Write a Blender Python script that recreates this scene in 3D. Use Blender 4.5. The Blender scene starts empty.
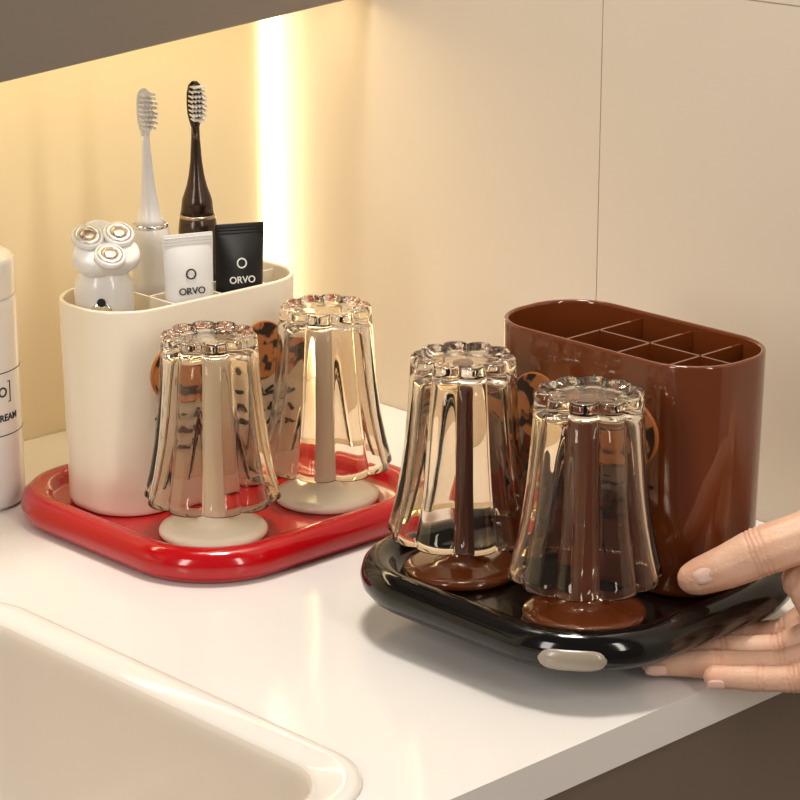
import bpy, bmesh, math, random
from mathutils import Vector, Matrix
random.seed(3)
S = bpy.context.scene
COL = S.collection

# ------------------------------------------------------------------ materials
def mat(name, color, rough=0.4, metal=0.0, trans=0.0, ior=1.45, coat=0.0, sss=0.0, emis=None, estr=0.0, bump=None, spec=None):
    m = bpy.data.materials.new(name); m.use_nodes = True
    nt = m.node_tree; b = nt.nodes["Principled BSDF"]
    b.inputs["Base Color"].default_value = (*color, 1)
    b.inputs["Roughness"].default_value = rough
    b.inputs["Metallic"].default_value = metal
    b.inputs["Transmission Weight"].default_value = trans
    b.inputs["IOR"].default_value = ior
    b.inputs["Coat Weight"].default_value = coat
    b.inputs["Coat Roughness"].default_value = 0.04
    if spec is not None: b.inputs["Specular IOR Level"].default_value = spec
    if sss:
        b.inputs["Subsurface Weight"].default_value = sss
        b.inputs["Subsurface Radius"].default_value = (0.006, 0.0025, 0.0012)
        b.inputs["Subsurface Scale"].default_value = 1.0
    if emis:
        b.inputs["Emission Color"].default_value = (*emis, 1)
        b.inputs["Emission Strength"].default_value = estr
    if bump:
        sc, st = bump
        tc = nt.nodes.new("ShaderNodeTexCoord"); n = nt.nodes.new("ShaderNodeTexNoise")
        n.inputs["Scale"].default_value = sc; n.inputs["Detail"].default_value = 4
        bp = nt.nodes.new("ShaderNodeBump"); bp.inputs["Strength"].default_value = st
        bp.inputs["Distance"].default_value = 0.001
        nt.links.new(tc.outputs["Object"], n.inputs["Vector"])
        nt.links.new(n.outputs["Fac"], bp.inputs["Height"])
        nt.links.new(bp.outputs["Normal"], b.inputs["Normal"])
    return m

def noise_color(m, c1, c2, scale, lo=0.35, hi=0.65, detail=3):
    nt = m.node_tree; b = nt.nodes["Principled BSDF"]
    tc = nt.nodes.new("ShaderNodeTexCoord"); n = nt.nodes.new("ShaderNodeTexNoise")
    n.inputs["Scale"].default_value = scale; n.inputs["Detail"].default_value = detail
    r = nt.nodes.new("ShaderNodeValToRGB")
    r.color_ramp.elements[0].position = lo; r.color_ramp.elements[0].color = (*c1, 1)
    r.color_ramp.elements[1].position = hi; r.color_ramp.elements[1].color = (*c2, 1)
    nt.links.new(tc.outputs["Object"], n.inputs["Vector"])
    nt.links.new(n.outputs["Fac"], r.inputs["Fac"])
    nt.links.new(r.outputs["Color"], b.inputs["Base Color"])
    return r

M_wallb = mat("wall_tile_warm", (0.78, 0.66, 0.44), 0.28); noise_color(M_wallb, (0.77,0.68,0.48),(0.83,0.74,0.53), 3)
M_wallr = mat("wall_tile_beige", (0.70, 0.58, 0.45), 0.42); noise_color(M_wallr, (0.735,0.65,0.54),(0.78,0.695,0.58), 3)
M_grout = mat("grout", (0.50, 0.41, 0.32), 0.7)
M_counter = mat("counter_white_stone", (0.80, 0.74, 0.70), 0.13); noise_color(M_counter,(0.78,0.755,0.74),(0.82,0.795,0.78), 6)
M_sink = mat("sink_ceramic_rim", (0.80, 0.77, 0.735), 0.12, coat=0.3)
M_sink_shade = mat("sink_ceramic_bowl_shade", (0.71, 0.645, 0.565), 0.15, coat=0.3)  # same ceramic as the rim, darkened to paint in the bowl's shade
M_cab = mat("cabinet_taupe", (0.17, 0.125, 0.10), 0.45)
M_cabup = mat("cabinet_grey", (0.22, 0.19, 0.165), 0.35)
M_floor = mat("floor_tile", (0.35, 0.29, 0.24), 0.4); noise_color(M_floor,(0.32,0.26,0.21),(0.38,0.32,0.27), 4)
M_led = mat("led_emitter", (1,0.9,0.7), 0.5, emis=(1.0,0.84,0.50), estr=4.0)
M_cream = mat("plastic_cream", (0.88, 0.79, 0.64), 0.22, coat=0.3)
M_red = mat("plastic_red_gloss", (0.44, 0.002, 0.006), 0.14, coat=0.35)
M_brown = mat("plastic_brown_gloss", (0.150, 0.034, 0.008), 0.09, coat=0.5)
M_black = mat("plastic_black_gloss", (0.003, 0.0025, 0.0025), 0.10, coat=0.1)
M_glass = mat("amber_glass", (0.935, 0.86, 0.76), 0.0, trans=1.0, ior=1.45)
M_chrome = mat("chrome", (0.85,0.83,0.80), 0.12, metal=1)
M_gold = mat("shaver_ring_bronze", (0.50,0.40,0.31), 0.3, metal=1)
M_silver = mat("shaver_foil_silver", (0.72,0.70,0.67), 0.38, metal=1)
M_white = mat("plastic_white", (0.82,0.80,0.78), 0.25, coat=0.3)
M_white2 = mat("tube_white", (0.84,0.83,0.81), 0.35)
M_dark = mat("brush_dark_metal", (0.075,0.052,0.04), 0.22, metal=0.75)
M_tubeblk = mat("tube_black", (0.008,0.008,0.009), 0.35)
M_ink = mat("ink_black", (0.01,0.01,0.01), 0.5)
M_inkb = mat("ink_brown_black", (0.03,0.014,0.008), 0.4)
M_inkw = mat("ink_white", (0.85,0.83,0.8), 0.5)
M_bristle = mat("bristle", (0.82,0.80,0.76), 0.5)
M_amber = mat("medallion_amber", (0.55,0.2,0.06), 0.35); noise_color(M_amber,(0.03,0.012,0.006),(0.62,0.24,0.08), 95, 0.46, 0.52, 2)
M_amberrim = mat("medallion_rim", (0.45,0.15,0.04), 0.3)
M_reflection = mat("painted_reflection_beige", (0.34,0.29,0.23), 0.25, coat=0.3)  # beige standing in for a bright reflection on the tray rim
M_skin = mat("skin", (0.74,0.43,0.29), 0.45, sss=0.12, bump=(700,0.35))
_r = noise_color(M_skin,(0.69,0.42,0.29),(0.77,0.51,0.37), 60)
nt = M_skin.node_tree
at = nt.nodes.new("ShaderNodeAttribute"); at.attribute_name = "tone"
mx = nt.nodes.new("ShaderNodeMix"); mx.data_type = 'RGBA'
mx.inputs[7].default_value = (0.60,0.25,0.16,1)
nt.links.new(at.outputs["Fac"], mx.inputs[0]); nt.links.new(_r.outputs["Color"], mx.inputs[6])
nt.links.new(mx.outputs[2], nt.nodes["Principled BSDF"].inputs["Base Color"])
M_nail = mat("nail", (0.80,0.53,0.44), 0.15, coat=0.5)

# ------------------------------------------------------------------ helpers
def obj_from_bm(name, bm, m=None, smooth=True, parent=None, recalc=True, angle=None):
    if recalc: bmesh.ops.recalc_face_normals(bm, faces=bm.faces[:])
    me = bpy.data.meshes.new(name); bm.to_mesh(me); bm.free()
    ob = bpy.data.objects.new(name, me); COL.objects.link(ob)
    if m:
        for mm in (m if isinstance(m,(list,tuple)) else [m]): me.materials.append(mm)
    if smooth:
        for p in me.polygons: p.use_smooth = True
        if angle is not None:
            try: me.set_sharp_from_angle(angle=math.radians(angle))
            except Exception: pass
    if parent: ob.parent = parent
    return ob

def empty(name, loc=(0,0,0), rz=0):
    e = bpy.data.objects.new(name, None); COL.objects.link(e)
    e.location = loc; e.rotation_euler = (0,0,rz); e.empty_display_size = 0.02
    return e

def rr(hx, hy, r, n=10, cx=0, cy=0):
    r = max(min(r, hx-1e-5, hy-1e-5), 1e-4); out = []
    for k,(sx,sy) in enumerate([(1,1),(-1,1),(-1,-1),(1,-1)]):
        for i in range(n+1):
            a = math.radians(90*k + 90*i/n)
            out.append((cx+sx*(hx-r)+r*math.cos(a), cy+sy*(hy-r)+r*math.sin(a)))
    return out

def loft_bm(bm, loops, cap0=True, cap1=True, mi=0, mfun=None):
    rows = [[bm.verts.new(p) for p in L] for L in loops]
    n = len(rows[0])
    for k,(a,b) in enumerate(zip(rows[:-1], rows[1:])):
        for i in range(n):
            f = bm.faces.new((a[i], a[(i+1)%n], b[(i+1)%n], b[i])); f.material_index = mfun(k) if mfun else mi
    if cap0: f = bm.faces.new(rows[0][::-1]); f.material_index = mfun(0) if mfun else mi
    if cap1: f = bm.faces.new(rows[-1]); f.material_index = mfun(len(rows)) if mfun else mi
    return rows

def loft(name, loops, m, parent=None, cap0=True, cap1=True, smooth=True, angle=None, mfun=None):
    bm = bmesh.new(); loft_bm(bm, loops, cap0, cap1, 0, mfun)
    return obj_from_bm(name, bm, m, smooth, parent, angle=angle)

def lathe_loops(prof, n=48, cx=0, cy=0):
    return [[(cx+r*math.cos(2*math.pi*i/n), cy+r*math.sin(2*math.pi*i/n), z) for i in range(n)] for r,z in prof]

def box_bm(bm, x0,x1,y0,y1,z0,z1, mi=0):
    v = [bm.verts.new(p) for p in [(x0,y0,z0),(x1,y0,z0),(x1,y1,z0),(x0,y1,z0),(x0,y0,z1),(x1,y0,z1),(x1,y1,z1),(x0,y1,z1)]]
    for q in [(0,3,2,1),(4,5,6,7),(0,1,5,4),(1,2,6,5),(2,3,7,6),(3,0,4,7)]:
        f = bm.faces.new([v[i] for i in q]); f.material_index = mi
    return v

def box(name, x0,x1,y0,y1,z0,z1, m, parent=None, bevel=0):
    bm = bmesh.new(); box_bm(bm,x0,x1,y0,y1,z0,z1)
    if bevel: bmesh.ops.bevel(bm, geom=bm.edges[:], offset=bevel, segments=3, affect='EDGES', profile=0.5)
    return obj_from_bm(name, bm, m, bevel>0, parent, angle=40)

def text_obj(name, body, size, m, parent=None, extrude=0.0002, bold=0.0):
    cu = bpy.data.curves.new(name+"_cu", 'FONT'); cu.body = body; cu.size = size
    cu.extrude = extrude; cu.offset = bold; cu.align_x='CENTER'; cu.align_y='CENTER'
    t = bpy.data.objects.new(name+"_tmp", cu); COL.objects.link(t)
    bpy.context.view_layer.update()
    me = bpy.data.meshes.new_from_object(t.evaluated_get(bpy.context.evaluated_depsgraph_get()))
    bpy.data.objects.remove(t)
    ob = bpy.data.objects.new(name, me); COL.objects.link(ob)
    me.materials.clear(); me.materials.append(m)
    if parent: ob.parent = parent
    return ob

# ------------------------------------------------------------------ room shell
XR, YB, YF = -0.014, 0.098, -0.438
FL, CE = -0.85, 1.6
box("wall_back", -1.9, XR, YB, YB+0.1, FL, CE, M_wallb)
box("floor", -1.9, XR, -1.9, YB, FL-0.05, FL, M_floor)
wr = empty("wall_right")
ys = [YB+0.1, -0.181, -0.781, -1.381, -1.9]; zs = [FL, -0.314, 0.290, 0.886, CE]
g = 0.0004
for i in range(4):
    for j in range(4):
        y1 = ys[i]-(g if i else 0); y0 = ys[i+1]+(g if i<3 else 0)
        z0 = zs[j]+(g if j else 0); z1 = zs[j+1]-(g if j<3 else 0)
        box("tile_%d%d"%(i,j), XR, XR+0.008, y0,y1,z0,z1, M_wallr, wr)
box("grout_bed", XR+0.0006, XR+0.1, -1.9, YB+0.1, FL, CE, M_grout, wr)

# ------------------------------------------------------------------ countertop with sink opening
SX0,SX1,SY0,SY1 = -0.86,-0.396,-0.412,-0.098
scx,scy,shx,shy = (SX0+SX1)/2,(SY0+SY1)/2,(SX1-SX0)/2,(SY1-SY0)/2
RS=0.040
def hole(z, inset, r=RS): return [(x,y,z) for x,y in rr(shx-inset, shy-inset, r-inset*0.5, 14, scx, scy)]
TH=0.02
bm = bmesh.new()
outer = [(-1.5,YF),(XR-0.0005,YF),(XR-0.0005,YB-0.0005),(-1.5,YB-0.0005)]
for z,up in ((0,True),(-TH,False)):
    ov = [bm.verts.new((x,y,z)) for x,y in outer]
    hv = [bm.verts.new(p) for p in hole(z,0)]
    es = [bm.edges.new((ov[i],ov[(i+1)%4])) for i in range(4)]
    es += [bm.edges.new((hv[i],hv[(i+1)%len(hv)])) for i in range(len(hv))]
    bmesh.ops.triangle_fill(bm, edges=es, use_beauty=True, use_dissolve=False)
    if up: o1,h1 = ov,hv
    else: o2,h2 = ov,hv
for a,b in ((o1,o2),(h1,h2)):
    for i in range(len(a)):
        bm.faces.new((a[i],a[(i+1)%len(a)],b[(i+1)%len(a)],b[i]))
obj_from_bm("countertop", bm, M_counter, False)
prof = [(0.0006,-0.001),(-0.0018,0.0005),(-0.001,0.0024),(0.002,0.0034),(0.006,0.0030),(0.013,0.0016),(0.0165,-0.0005),(0.0180,-0.004),(0.0190,-0.010),(0.0205,-0.03),(0.023,-0.07),(0.028,-0.092),(0.040,-0.106),(0.07,-0.112),(0.12,-0.115)]
sink = empty("sink_basin")
loft("basin", [hole(z,i) for i,z in prof], [M_sink,M_sink_shade], sink, cap0=False, cap1=True, mfun=lambda k: 0 if k<6 else 1)
loft("drain", lathe_loops([(0.001,-0.1125),(0.016,-0.1125),(0.022,-0.113),(0.0235,-0.1145)],40,scx,scy), M_chrome, sink)
van = empty("vanity_cabinet")
box("front_panel", -1.5, XR-0.003, YF+0.010, YF+0.028, FL+0.08, -TH, M_cab, van)
box("plinth", -1.5, XR-0.003, YF+0.05, YF+0.065, FL, FL+0.08, M_cab, van)
box("side_panel", -1.5, -1.482, YF+0.028, YB-0.003, FL, -TH, M_cab, van)
for i,x in enumerate((-1.0,-0.5)):
    box("door_gap_%d"%i, x-0.0015,x+0.0015, YF+0.0092,YF+0.0102, FL+0.08,-TH-0.002, M_ink, van)

# ------------------------------------------------------------------ wall cabinet with door ajar
wc = empty("wall_cabinet")
box("carcass", -1.1, XR-0.001, 0.028, YB-0.0005, 0.275, 0.85, M_cabup, wc)
door = box("door_panel", -0.60, 0.0, -0.018, 0.0, 0.264, 0.85, M_cabup, wc, 0.0015)
door.location = (XR-0.008, 0.026, 0); door.rotation_euler = (0,0,math.radians(17))
led = empty("led_light_strip")
box("diffuser", -0.0315, -0.0165, YB-0.0040, YB-0.0003, 0.002, 0.272, M_led, led)

# ------------------------------------------------------------------ organizer
def organizer(name, loc, rz, m_tray, m_bin, rim_reflection=False, es=0.0, er=0.0):
    root = empty(name, loc, rz)
    HX,HY,RC = 0.0945+es,0.093+es,0.058-er
    tp = [(0.012,0.0),(0.004,0.001),(0.0008,0.005),(0.0,0.0095),(0.0015,0.0145),(0.005,0.0178),(0.009,0.0188),(0.013,0.0180),(0.016,0.0155),(0.0175,0.0125),(0.019,0.0112),(0.023,0.0108),(0.0245,0.0100),(0.027,0.0097)]
    loft("tray", [[(x,y,z) for x,y in rr(HX-i,HY-i,RC-i,16)] for i,z in tp], m_tray, root)
    bx,by,br,cy,zt = 0.0725,0.035,0.031,0.037,0.128
    zb = 0.0098
    def L(i,z): return [(x,y,z) for x,y in rr(bx-i,by-i,br-i,14,0,cy)]
    bp = [(0.004,zb),(0.0022,zb+0.001),(0.0016,zb+0.004),(0.0008,0.07),(0.0,zt-0.0012),(0.0002,zt-0.0004),(0.0008,zt),(0.0018,zt),(0.0024,zt-0.0005),(0.0026,zt-0.0015),(0.0034,0.07),(0.0044,zb+0.006),(0.007,zb+0.003)]
    loft("bin", [L(i,z) for i,z in bp], m_bin, root, angle=50)
    zd = zt-0.0035
    bm = bmesh.new()
    box_bm(bm,-0.0215,0.0698,cy-0.0007,cy+0.0007,zb+0.003,zd)
    for x in (-0.0215,0.012,0.044):
        yy = by-0.003 if x<0.043 else by-0.0034
        box_bm(bm,x-0.0007,x+0.0007,cy-yy,cy+yy,zb+0.003,zd)
    obj_from_bm("dividers", bm, m_bin, False, root)
    for k,x in enumerate((-0.0415,0.0415)):
        pf = [(0.0285,0.0098),(0.0295,0.0108),(0.0297,0.0125),(0.0288,0.0140),(0.024,0.0150),(0.015,0.0158),(0.0090,0.0175),(0.0068,0.022),(0.0060,0.05),(0.0055,0.100),(0.0055,0.1138),(0.0048,0.1155),(0.002,0.1157)]
        loft("cup_post_%d"%(k+1), lathe_loops(pf,48,x,-0.040), m_bin, root)
    fy = cy-by
    for k,x in enumerate((-0.031,0.031)):
        bm = bmesh.new(); n=40; loops=[]
        for r,dy in ((0.0172,0.0012),(0.0172,-0.0006),(0.0165,-0.0010)):
            loops.append([(x+r*math.cos(2*math.pi*i/n), fy+dy, 0.090+r*math.sin(2*math.pi*i/n)) for i in range(n)])
        loft_bm(bm,loops,True,False,1)
        c=[(x+0.0165*math.cos(2*math.pi*i/n), fy-0.0010, 0.090+0.0165*math.sin(2*math.pi*i/n)) for i in range(n)]
        bm.faces.new([bm.verts.new(p) for p in c]).material_index=0
        obj_from_bm("medallion_%d"%(k+1), bm, [M_amber,M_amberrim], False, root, recalc=True)
        bm = bmesh.new(); rnd = random.Random(7+k)
        for row in range(3):
            z = 0.065-row*0.0085
            for cidx in range(5):
                xx = x-0.012+cidx*0.006
                for s_ in range(2):
                    a=rnd.uniform(-1.2,1.2)+s_*1.4; ln=rnd.uniform(0.0018,0.0032); w=rnd.uniform(0.0004,0.0009)
                    ox,oz=xx+rnd.uniform(-.001,.001), z+rnd.uniform(-.0015,.0015)
                    vs=box_bm(bm,-ln,ln,fy-0.0001,fy+0.0016,-w,w)
                    for v in vs:
                        px,pz=v.co.x,v.co.z
                        v.co.x=ox+px*math.cos(a)-pz*math.sin(a); v.co.z=oz+px*math.sin(a)+pz*math.cos(a)
        obj_from_bm("brush_marks_%d"%(k+1), bm, M_inkb, False, root)
    if rim_reflection:  # raised beige patch modelled in place of a reflection on the glossy rim
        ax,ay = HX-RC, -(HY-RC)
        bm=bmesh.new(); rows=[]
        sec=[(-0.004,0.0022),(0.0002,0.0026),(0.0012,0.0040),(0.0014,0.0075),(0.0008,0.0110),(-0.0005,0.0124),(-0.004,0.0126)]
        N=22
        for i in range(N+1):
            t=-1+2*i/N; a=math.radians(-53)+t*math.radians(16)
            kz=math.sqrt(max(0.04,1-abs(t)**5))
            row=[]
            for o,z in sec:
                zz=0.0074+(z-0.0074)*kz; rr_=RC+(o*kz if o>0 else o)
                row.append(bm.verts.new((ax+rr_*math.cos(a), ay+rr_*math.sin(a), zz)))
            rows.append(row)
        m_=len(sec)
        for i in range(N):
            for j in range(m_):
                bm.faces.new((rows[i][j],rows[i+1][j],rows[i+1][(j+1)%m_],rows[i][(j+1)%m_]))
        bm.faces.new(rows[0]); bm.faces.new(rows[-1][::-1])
        obj_from_bm("rim_reflection_patch", bm, M_reflection, True, root, angle=60)
    return root

LX,LY = -0.2245,-0.0915
organizer("bathroom_organizer", (LX,LY,0.0), 0, M_red, M_cream, es=0.0035, er=0.004)
BX,BY,BZ = -0.2030,-0.3405,0.018
organizer("bathroom_organizer", (BX,BY,BZ), -math.pi/2, M_black, M_brown, rim_reflection=True)

# ------------------------------------------------------------------ fluted glasses (upside down on the posts)
def fluted_glass(loc, rot):
    n=320; lob=10
    def ring(R,z,amp):
        out=[]
        for i in range(n):
            th=2*math.pi*i/n
            u=((th*lob/(2*math.pi))%1)
            f=(1-(2*u-1)**2)**0.7
            r=R*(1-amp+amp*f)
            out.append((r*math.cos(th), r*math.sin(th), z))
        return out
    P=[(0.003,0.0898,0.0),(0.011,0.0898,0.10),(0.0180,0.0900,0.20),(0.0205,0.0910,0.22),(0.0225,0.0917,0.23),(0.0246,0.0917,0.23),(0.0257,0.0906,0.22),(0.0260,0.088,0.20),
       (0.0264,0.080,0.17),(0.0274,0.065,0.15),(0.0289,0.047,0.14),(0.0310,0.030,0.13),(0.0338,0.015,0.12),(0.0362,0.005,0.115),(0.0374,0.0008,0.11),(0.0371,0.0,0.11),
       (0.0362,0.0003,0.11),(0.0346,0.005,0.105),(0.0320,0.015,0.10),(0.0291,0.030,0.10),(0.0269,0.047,0.105),(0.0253,0.065,0.11),(0.0241,0.078,0.11),(0.0226,0.0818,0.10),(0.0190,0.0842,0.07),(0.012,0.0848,0.03),(0.003,0.0848,0.0)]
    ob = loft("drinking_glass", [ring(r,z,a) for r,z,a in P], M_glass)
    ob.location=loc; ob.rotation_euler=(0,0,rot)
    return ob
gz=0.0311
fluted_glass((LX-0.0415,LY-0.040,gz),0.1)
fluted_glass((LX+0.0415,LY-0.040,gz),0.35)
fluted_glass((BX-0.040,BY+0.0415,BZ+gz),0.05)
fluted_glass((BX-0.040,BY-0.0415,BZ+gz),0.3)

# ------------------------------------------------------------------ electric toothbrushes
VIEW = math.atan2(-0.691,0.723)
def toothbrush(loc, tilt, m_body, m_neck, dark=False):
    root = empty("electric_toothbrush", loc); root.rotation_euler=(tilt[0],tilt[1],VIEW+tilt[2])
    pf=[(0.008,0),(0.0105,0.002),(0.0112,0.02),(0.0114,0.09),(0.0112,0.138),(0.0105,0.144),(0.0098,0.1455)]
    if dark: pf += [(0.0098,0.147),(0.0086,0.156),(0.0058,0.164),(0.0045,0.170)]
    else: pf += [(0.0098,0.147),(0.0068,0.150),(0.0055,0.158),(0.0042,0.168)]
    loft("handle", lathe_loops(pf[:7],40), m_body, root, angle=50)
    loft("brush_sleeve", lathe_loops(pf[7:]+[(0.0034,0.178),(0.0026,0.19),(0.0023,0.198)],32), m_neck, root)
    loft("collar", lathe_loops([(0.0099,0.1450),(0.0102,0.1455),(0.0102,0.1468),(0.0099,0.1472)],40), M_chrome if not dark else M_gold, root)
    def el(a,b,z,dy=0): return [(a*math.cos(2*math.pi*i/24), dy+b*math.sin(2*math.pi*i/24), z) for i in range(24)]
    loft("head", [el(.002,.002,.196),el(.0032,.0024,.200),el(.0045,.0023,.205),el(.0049,.0022,.211),el(.0047,.0022,.217),el(.0036,.0020,.2215),el(.0015,.0012,.2235)], m_neck, root)
    bm=bmesh.new()
    for iz in range(8):
        z=.2025+iz*.0026
        w=.0041*math.sqrt(max(0.1,1-((z-.2115)/.0125)**2))
        for ix in range(5):
            x=-w+ix*w/2
            ln=.0072+0.0010*((iz%2)) 
            q=Vector((x*1.08+random.uniform(-.0002,.0002),-ln,z+random.uniform(-.0003,.0003)+ (z-.2115)*0.05)); p=Vector((x,-.0015,z))
            d=(q-p).normalized(); u=d.orthogonal().normalized(); w2=d.cross(u)
            L1=[p+ (u*math.cos(a)+w2*math.sin(a))*.00055 for a in [2*math.pi*k/8 for k in range(8)]]
            L2=[q+ (u*math.cos(a)+w2*math.sin(a))*.00068 for a in [2*math.pi*k/8 for k in range(8)]]
            loft_bm(bm,[L1,L2])
    obj_from_bm("bristles",bm,M_bristle,False,root)
    return root
toothbrush((-0.2265,-0.0375,0.0135),(0.0,-0.022,0.55),M_white,M_white)
toothbrush((-0.1950,-0.0370,0.0135),(0.0,-0.002,0.45),M_dark,M_dark,dark=True)

# ------------------------------------------------------------------ squeezed tubes
def tube(loc, rz, tilt, m_body, m_ink, H=0.147):
    root=empty("toothpaste_tube",loc); root.rotation_euler=(tilt[0],tilt[1],rz)
    def el(a,b,z,n=48,e=2.0):
        out=[]
        for i in range(n):
            t=2*math.pi*i/n; c,s=math.cos(t),math.sin(t)
            out.append((a*math.copysign(abs(c)**(2/e),c), b*math.copysign(abs(s)**(2/e),s), z))
        return out
    loft("cap",[el(.0095,.0095,0),el(.0105,.0105,.001),el(.0108,.0108,.02),el(.0102,.0102,.0215)],m_body,root,angle=40)
    lp=[el(.0100,.0100,.0216),el(.0118,.0115,.024),el(.0124,.0112,.04),el(.0130,.0095,.07),el(.0136,.0070,.10),el(.0141,.0042,.125),el(.0144,.0018,H-.008),el(.0145,.0009,H-.0065),el(.0145,.0007,H-.0008,e=3),el(.0143,.0005,H,e=3)]
    loft("body",lp,m_body,root,angle=60)
    for k in range(3):
        z=H-.0058+k*.0018
        box("crimp_%d"%k,-.0138,.0138,-.0011,.0011,z,z+.0006,m_body,root)
    zt=H-.0315
    t=text_obj("lettering","ORVO",.0054,m_ink,root,bold=.00006)
    t.location=(0,-.0059,zt); t.rotation_euler=(math.radians(90-8),0,0)
    bm=bmesh.new(); n=32; L=[]
    for r,dy in ((.0030,0),(.0030,-.0003),(.0022,-.0003),(.0022,0)):
        L.append([(r*math.cos(2*math.pi*i/n),dy,r*math.sin(2*math.pi*i/n)) for i in range(n)])
    loft_bm(bm,L,False,False)
    o=obj_from_bm("round_mark",bm,m_ink,False,root); o.location=(0,-.0045,zt+.0095); o.rotation_euler=(math.radians(-8),0,0)
    return root
tube((-0.2290,-0.0715,0.0135),math.radians(-22),(0.0,-0.01,0),M_white2,M_ink)
tube((-0.1970,-0.0715,0.0135),math.radians(-22),(0.0,0.02,0),M_tubeblk,M_inkw,H=0.1475)

# ------------------------------------------------------------------ three-head shaver
sh=empty("electric_shaver",(-0.2715,-0.0480,0.0135)); sh.rotation_euler=(0,0,VIEW)
def el2(a,b,z,cy=0,n=40): return [(a*math.cos(2*math.pi*i/n), cy+b*math.sin(2*math.pi*i/n), z) for i in range(n)]
loft("body",[el2(.010,.009,0),el2(.0125,.0115,.002),el2(.0142,.0130,.03),el2(.0150,.0138,.07),el2(.0162,.0142,.10),el2(.0165,.0140,.117,-.0005),el2(.0158,.0130,.124,-.001),el2(.0125,.0110,.129,-.001),el2(.0115,.0105,.134,-.0015)],M_white,sh)
loft("front_plate",[[(x*1.0,-.0141-.0003*k,.104+y) for x,y in rr(.0055-.0006*k,.010-.0006*k,.004,6)] for k in range(3)],M_chrome,sh)
bm=bmesh.new(); nn=20
loft_bm(bm,[[(.0024*math.cos(2*math.pi*i/nn),-.0148-k*.0003,.1145+.0024*math.sin(2*math.pi*i/nn)) for i in range(nn)] for k in range(2)])
obj_from_bm("round_mark",bm,M_ink,False,sh)
hd=empty("head_group",(0,-.0015,.137)); hd.parent=sh; hd.rotation_euler=(math.radians(34),0,math.radians(22))
def lob(R,z,a=.13,n=90): return [((R*(1+a*math.cos(3*t+math.pi/2)))*math.cos(t),(R*(1+a*math.cos(3*t+math.pi/2)))*math.sin(t),z) for t in [2*math.pi*i/n for i in range(n)]]
loft("head_shell",[lob(.010,-.005),lob(.0150,-.002),lob(.0176,.003),lob(.0180,.007),lob(.0172,.0095),lob(.0158,.0102)],M_white,hd)
for k in range(3):
    a=math.radians(30+120*k); cx,cy=.0101*math.cos(a),.0101*math.sin(a)
    rg=[(.0086,.0095),(.0089,.0118),(.0084,.0130),(.0074,.0134),(.0070,.0126)]
    loft("cutter_ring_%d"%(k+1),lathe_loops(rg,36,cx,cy),M_white,hd)
    loft("cutter_foil_%d"%(k+1),lathe_loops([(.0070,.0120),(.0068,.0136),(.0048,.0139),(.0045,.0131)],36,cx,cy),M_silver,hd)
    loft("cutter_cap_%d"%(k+1),lathe_loops([(.0044,.0128),(.0042,.0139),(.0030,.0142),(.0008,.0143)],28,cx,cy),M_gold,hd)

# ------------------------------------------------------------------ cream bottle at the left
cb=empty("cream_bottle",(-0.3135,0.0280,0.0))
BR=.0300
loft("body",lathe_loops([(.024,0),(.028,.0008),(.0298,.003),(BR,.008),(BR,.118),(.0296,.121),(.0288,.1225)],64),M_white,cb)
loft("cap",lathe_loops([(.0288,.1228),(.0294,.1232),(.0296,.125),(.0296,.142),(.0288,.1445),(.026,.1460)],64),M_white,cb)
for k,z in enumerate((.0445,.0810,)):
    loft("label_line_%d"%k,lathe_loops([(BR-.0004,z),(BR+.0002,z+.0001),(BR+.0002,z+.0006),(BR-.0004,z+.0007)],64),M_ink,cb,cap0=False,cap1=False)
def wrap(ob, ang, z, R):
    for v in ob.data.vertices:
        x,y,zz=v.co; a=ang+x/R
        v.co=Vector(((R+zz)*math.cos(a),(R+zz)*math.sin(a),z+y))
cam_a=math.atan2(-0.723,-0.691)
t=text_obj("lettering_cream","CREAM",.0056,M_ink,cb,bold=.0001); wrap(t,cam_a+math.radians(54),.0550,BR+.0001)
t=text_obj("lettering_o","O",.0080,M_ink,cb,bold=.0001); wrap(t,cam_a+math.radians(50),.070,BR+.0001)
bm=bmesh.new()
for (x0,x1,y0,y1) in ((-.006,.006,-.0062,-.0056),(-.006,.006,.0056,.0062),(.0054,.006,-.006,.006),(-.006,-.0054,-.006,.006)):
    box_bm(bm,x0,x1,y0,y1,-.0001,.0002)
o=obj_from_bm("label_frame",bm,M_ink,False,cb); wrap(o,cam_a+math.radians(50),.070,BR+.0001)

# ------------------------------------------------------------------ hand
HO=Vector((0.21,-0.455,0.03))
hand=empty("hand"); 
hx,hy=HO.x+0.003,HO.y
hand.location=(hx*0.723+hy*0.691, -hx*0.691+hy*0.723, HO.z); hand.rotation_euler=(0,0,VIEW)
def add_chain(bm, pts):
    for (p0,r0),(p1,r1) in zip(pts[:-1],pts[1:]):
        p0,p1=Vector(p0)-HO,Vector(p1)-HO; Ld=(p1-p0).length
        n=max(2,int(Ld/(min(r0,r1)*0.22)))
        for i in range(n+1):
            t=i/n; p=p0.lerp(p1,t); r=r0+(r1-r0)*t
            bmesh.ops.create_icosphere(bm, subdivisions=2, radius=r, matrix=Matrix.Translation(p))
bm=bmesh.new()
IDX=[((.206,-.433,.028),.0125),((.184,-.4265,.0110),.0082),((.162,-.4235,.0093),.0074),((.142,-.4235,.0093),.0066)]
MID=[((.206,-.449,.022),.0124),((.180,-.4425,.0093),.0083),((.152,-.4405,.0090),.0078),((.127,-.4405,.0090),.0068)]
RNG=[((.204,-.466,.017),.0120),((.178,-.4595,.0085),.0082),((.148,-.4580,.0083),.0077),((.118,-.4568,.0092),.0066)]
PNK=[((.200,-.482,.015),.0110),((.182,-.4765,.0090),.0072),((.166,-.4745,.0083),.0067),((.145,-.4735,.0088),.0058)]
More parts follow.
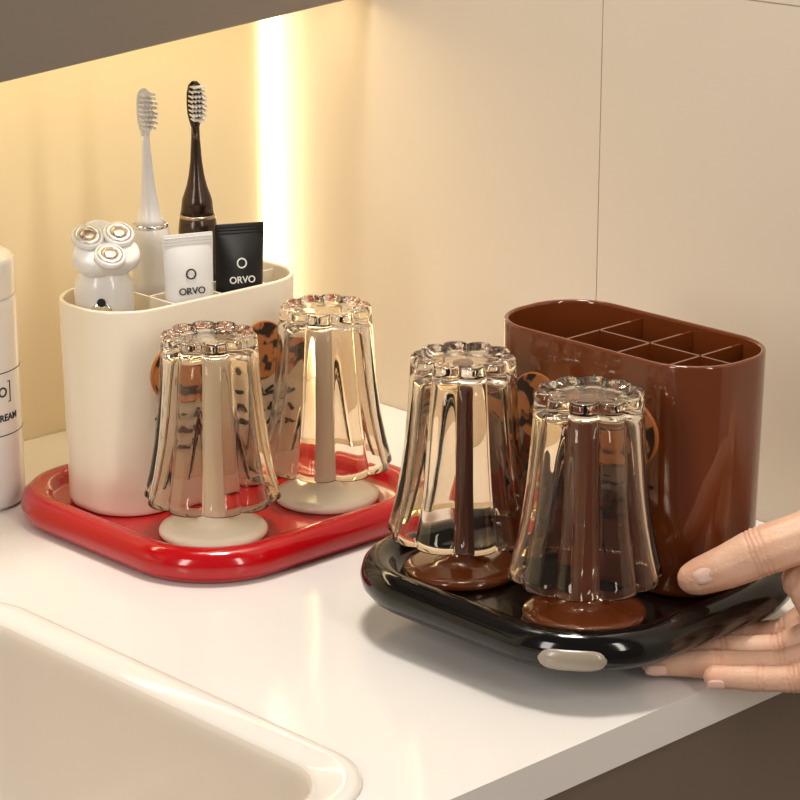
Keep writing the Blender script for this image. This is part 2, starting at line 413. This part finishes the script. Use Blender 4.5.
for Fg in (IDX,MID,RNG,PNK):
    pts=[]
    for k,(p,r) in enumerate(Fg):
        pts.append((p,r))
        if k<len(Fg)-1:
            q,r2=Fg[k+1]; m=tuple((a+b)/2 for a,b in zip(p,q)); pts.append((m,(r+r2)/2*0.92))
    add_chain(bm,pts)
W1=((.288,-.446,.040),.0195); W2=((.286,-.474,.032),.0185)
add_chain(bm,[W1,IDX[0]]); add_chain(bm,[((.288,-.455,.035),.020),MID[0]]); add_chain(bm,[((.286,-.466,.032),.0195),RNG[0]]); add_chain(bm,[W2,PNK[0]])
add_chain(bm,[IDX[0],MID[0],RNG[0],PNK[0]])
add_chain(bm,[((.240,-.442,.032),.016),((.238,-.459,.027),.016),((.235,-.476,.022),.015)])
TH_=[((.276,-.448,.053),.0190),((.236,-.450,.070),.0185),((.202,-.454,.0755),.0148),((.184,-.4560,.0715),.0122),((.166,-.4565,.0650),.0124),((.151,-.4530,.0560),.0108),((.140,-.4490,.0500),.0094),((.1365,-.4480,.0485),.0082)]
add_chain(bm,TH_)
add_chain(bm,[((.203,-.450,.065),.0135),((.190,-.446,.047),.0118),IDX[0]])
add_chain(bm,[((.203,-.455,.062),.0135),((.193,-.453,.044),.0118),MID[0]])
add_chain(bm,[TH_[1],((.222,-.448,.044),.0170),((.228,-.457,.030),.015)])
add_chain(bm,[W1,((.36,-.452,.043),.026),((.47,-.465,.047),.034)]); add_chain(bm,[W2,((.36,-.470,.038),.026),((.47,-.480,.042),.034)])
hm=obj_from_bm("skin_tmp",bm,M_skin,True,None,recalc=False)
rm=hm.modifiers.new("remesh",'REMESH'); rm.mode='VOXEL'; rm.voxel_size=0.0008; rm.use_smooth_shade=True
sm=hm.modifiers.new("smooth",'SMOOTH'); sm.factor=0.5; sm.iterations=7
bpy.context.view_layer.update()
me=bpy.data.meshes.new_from_object(hm.evaluated_get(bpy.context.evaluated_depsgraph_get()))
bpy.data.objects.remove(hm)
skin=bpy.data.objects.new("skin",me); COL.objects.link(skin); skin.parent=hand
me.materials.clear(); me.materials.append(M_skin)
for p_ in me.polygons: p_.use_smooth=True
creases=[]; blush=[]
def joint(F,i,ofs=(-.0022,0,.0022),depth=.00055):
    a=Vector(F[i-1][0]); b=Vector(F[i][0]); c=Vector(F[i+1][0])
    ax=((c-b).normalized()+(b-a).normalized()).normalized()
    for o in ofs: creases.append((b-HO+ax*o,ax,F[i][1]*1.5,depth))
    blush.append((b-HO,F[i][1]*1.2,.30))
for Fg in (IDX,MID,RNG,PNK):
    joint(Fg,1); joint(Fg,2,(-.001,.0012)); blush.append((Vector(Fg[3][0])-HO,.010,.5))
joint(TH_,4,(-.0035,-.0012,.0012,.0034),.0006); joint(TH_,2,(-.002,.002),.0004)
blush.append((Vector(TH_[6][0])-HO,.013,.5)); blush.append((Vector((.195,-.446,.045))-HO,.016,.35))
nrm=[v.normal.copy() for v in me.vertices]
att=me.attributes.new("tone",'FLOAT','POINT')
for i,v in enumerate(me.vertices):
    d=0; t=0; co=v.co.copy()
    for c,ax,R,dep in creases:
        w=co-c
        if abs(w.x)>R or abs(w.y)>R or abs(w.z)>R: continue
        s=w.dot(ax); rad=(w-ax*s).length
        if rad<R: 
            wob=.0003*math.sin(rad*900+co.z*700)
            k=math.exp(-((s+wob)/.00055)**2); d+=dep*k; t+=.20*k
    for c,R,k in blush:
        q=(co-c).length
        if q<R*2: t+=k*math.exp(-(q/R)**2)
    if d: v.co=co-nrm[i]*d
    att.data[i].value=min(t,.8)
def nail(p, d, up, L, Wd, nm):
    d=Vector(d).normalized(); up=Vector(up); up=(up-d*up.dot(d)).normalized(); s=d.cross(up)
    bm=bmesh.new(); rows=[]
    for i in range(9):
        u=-1+2*i/8; row=[]
        for j in range(9):
            v=-1+2*j/8
            w=Wd*math.sqrt(max(0.12,1-(abs(u)**3.2)*0.85))
            q=Vector(p)-HO+d*(u*L)+s*(v*w)+up*(-(v*v)*Wd*0.42-(max(0,u)**2)*L*0.12)
            row.append(bm.verts.new(q))
        rows.append(row)
    for i in range(8):
        for j in range(8): bm.faces.new((rows[i][j],rows[i+1][j],rows[i+1][j+1],rows[i][j+1]))
    o=obj_from_bm(nm,bm,M_nail,True,hand)
    so=o.modifiers.new("s",'SOLIDIFY'); so.thickness=.0008; so.offset=0
nail((.1395,-.4575,.0563),(-.78,.30,-.46),(-.30,-.74,.60),.0070,.0060,"thumb_nail")
nail((.1185,-.4632,.0060),(-1,0,0),(0,-.8,-.6),.0048,.0045,"ring_nail")
nail((.1275,-.4430,.0025),(-1,0,0),(0,-.3,-.95),.0045,.0045,"middle_nail")
nail((.1425,-.4255,.0030),(-1,0,0),(0,-.2,-.97),.0045,.0043,"index_nail")
nail((.1450,-.4785,.0055),(-1,0,0),(0,-.8,-.6),.0040,.0038,"little_nail")

# ------------------------------------------------------------------ lights
def area(name, loc, target, sx, sy, power, color):
    l=bpy.data.lights.new(name,'AREA'); l.shape='RECTANGLE'; l.size=sx; l.size_y=sy; l.energy=power; l.color=color
    o=bpy.data.objects.new(name,l); COL.objects.link(o); o.location=loc
    o.rotation_euler=(Vector(target)-Vector(loc)).to_track_quat('-Z','Y').to_euler(); return o
area("ceiling_lamp",(-0.22,-0.20,1.30),(-0.28,-0.25,0),0.22,0.22,11.5,(1.0,0.92,0.81))
area("fill_softbox",(-1.7,-0.55,0.75),(-0.25,-0.2,0.05),0.26,0.9,9.0,(1.0,0.94,0.87))  # added fill from the left for streak reflections, no window there
area("streak_fill",(-0.50,-1.7,0.8),(-0.2,-0.3,0.05),0.14,1.1,7.5,(1.0,0.92,0.82))  # added off-frame light, shaped to give vertical streaks on the gloss plastic
area("warm_wall_fill",(-0.24,0.040,0.2735),(-0.24,0.050,0.0),0.40,0.02,0.34,(1.0,0.76,0.42))  # added warm fill under the cabinet to brighten the back wall
w=bpy.data.worlds.new("world"); S.world=w; w.use_nodes=True
w.node_tree.nodes["Background"].inputs[0].default_value=(1.0,0.89,0.78,1)
w.node_tree.nodes["Background"].inputs[1].default_value=0.15
S.view_settings.view_transform='Standard'

# ------------------------------------------------------------------ camera
yaw=math.radians(46.3); p=math.radians(17)
h=Vector((math.cos(yaw),math.sin(yaw),0)); r=Vector((math.sin(yaw),-math.cos(yaw),0))
F=h*math.cos(p)+Vector((0,0,-math.sin(p))); U=h*math.sin(p)+Vector((0,0,math.cos(p)))
cd=bpy.data.cameras.new("camera"); cam=bpy.data.objects.new("camera",cd); COL.objects.link(cam)
M=Matrix((r,U,-F)).transposed().to_4x4(); M.translation=-1.63*F
cam.matrix_world=M; cd.lens=112.5; cd.sensor_width=36; cd.clip_start=0.01
S.camera=cam
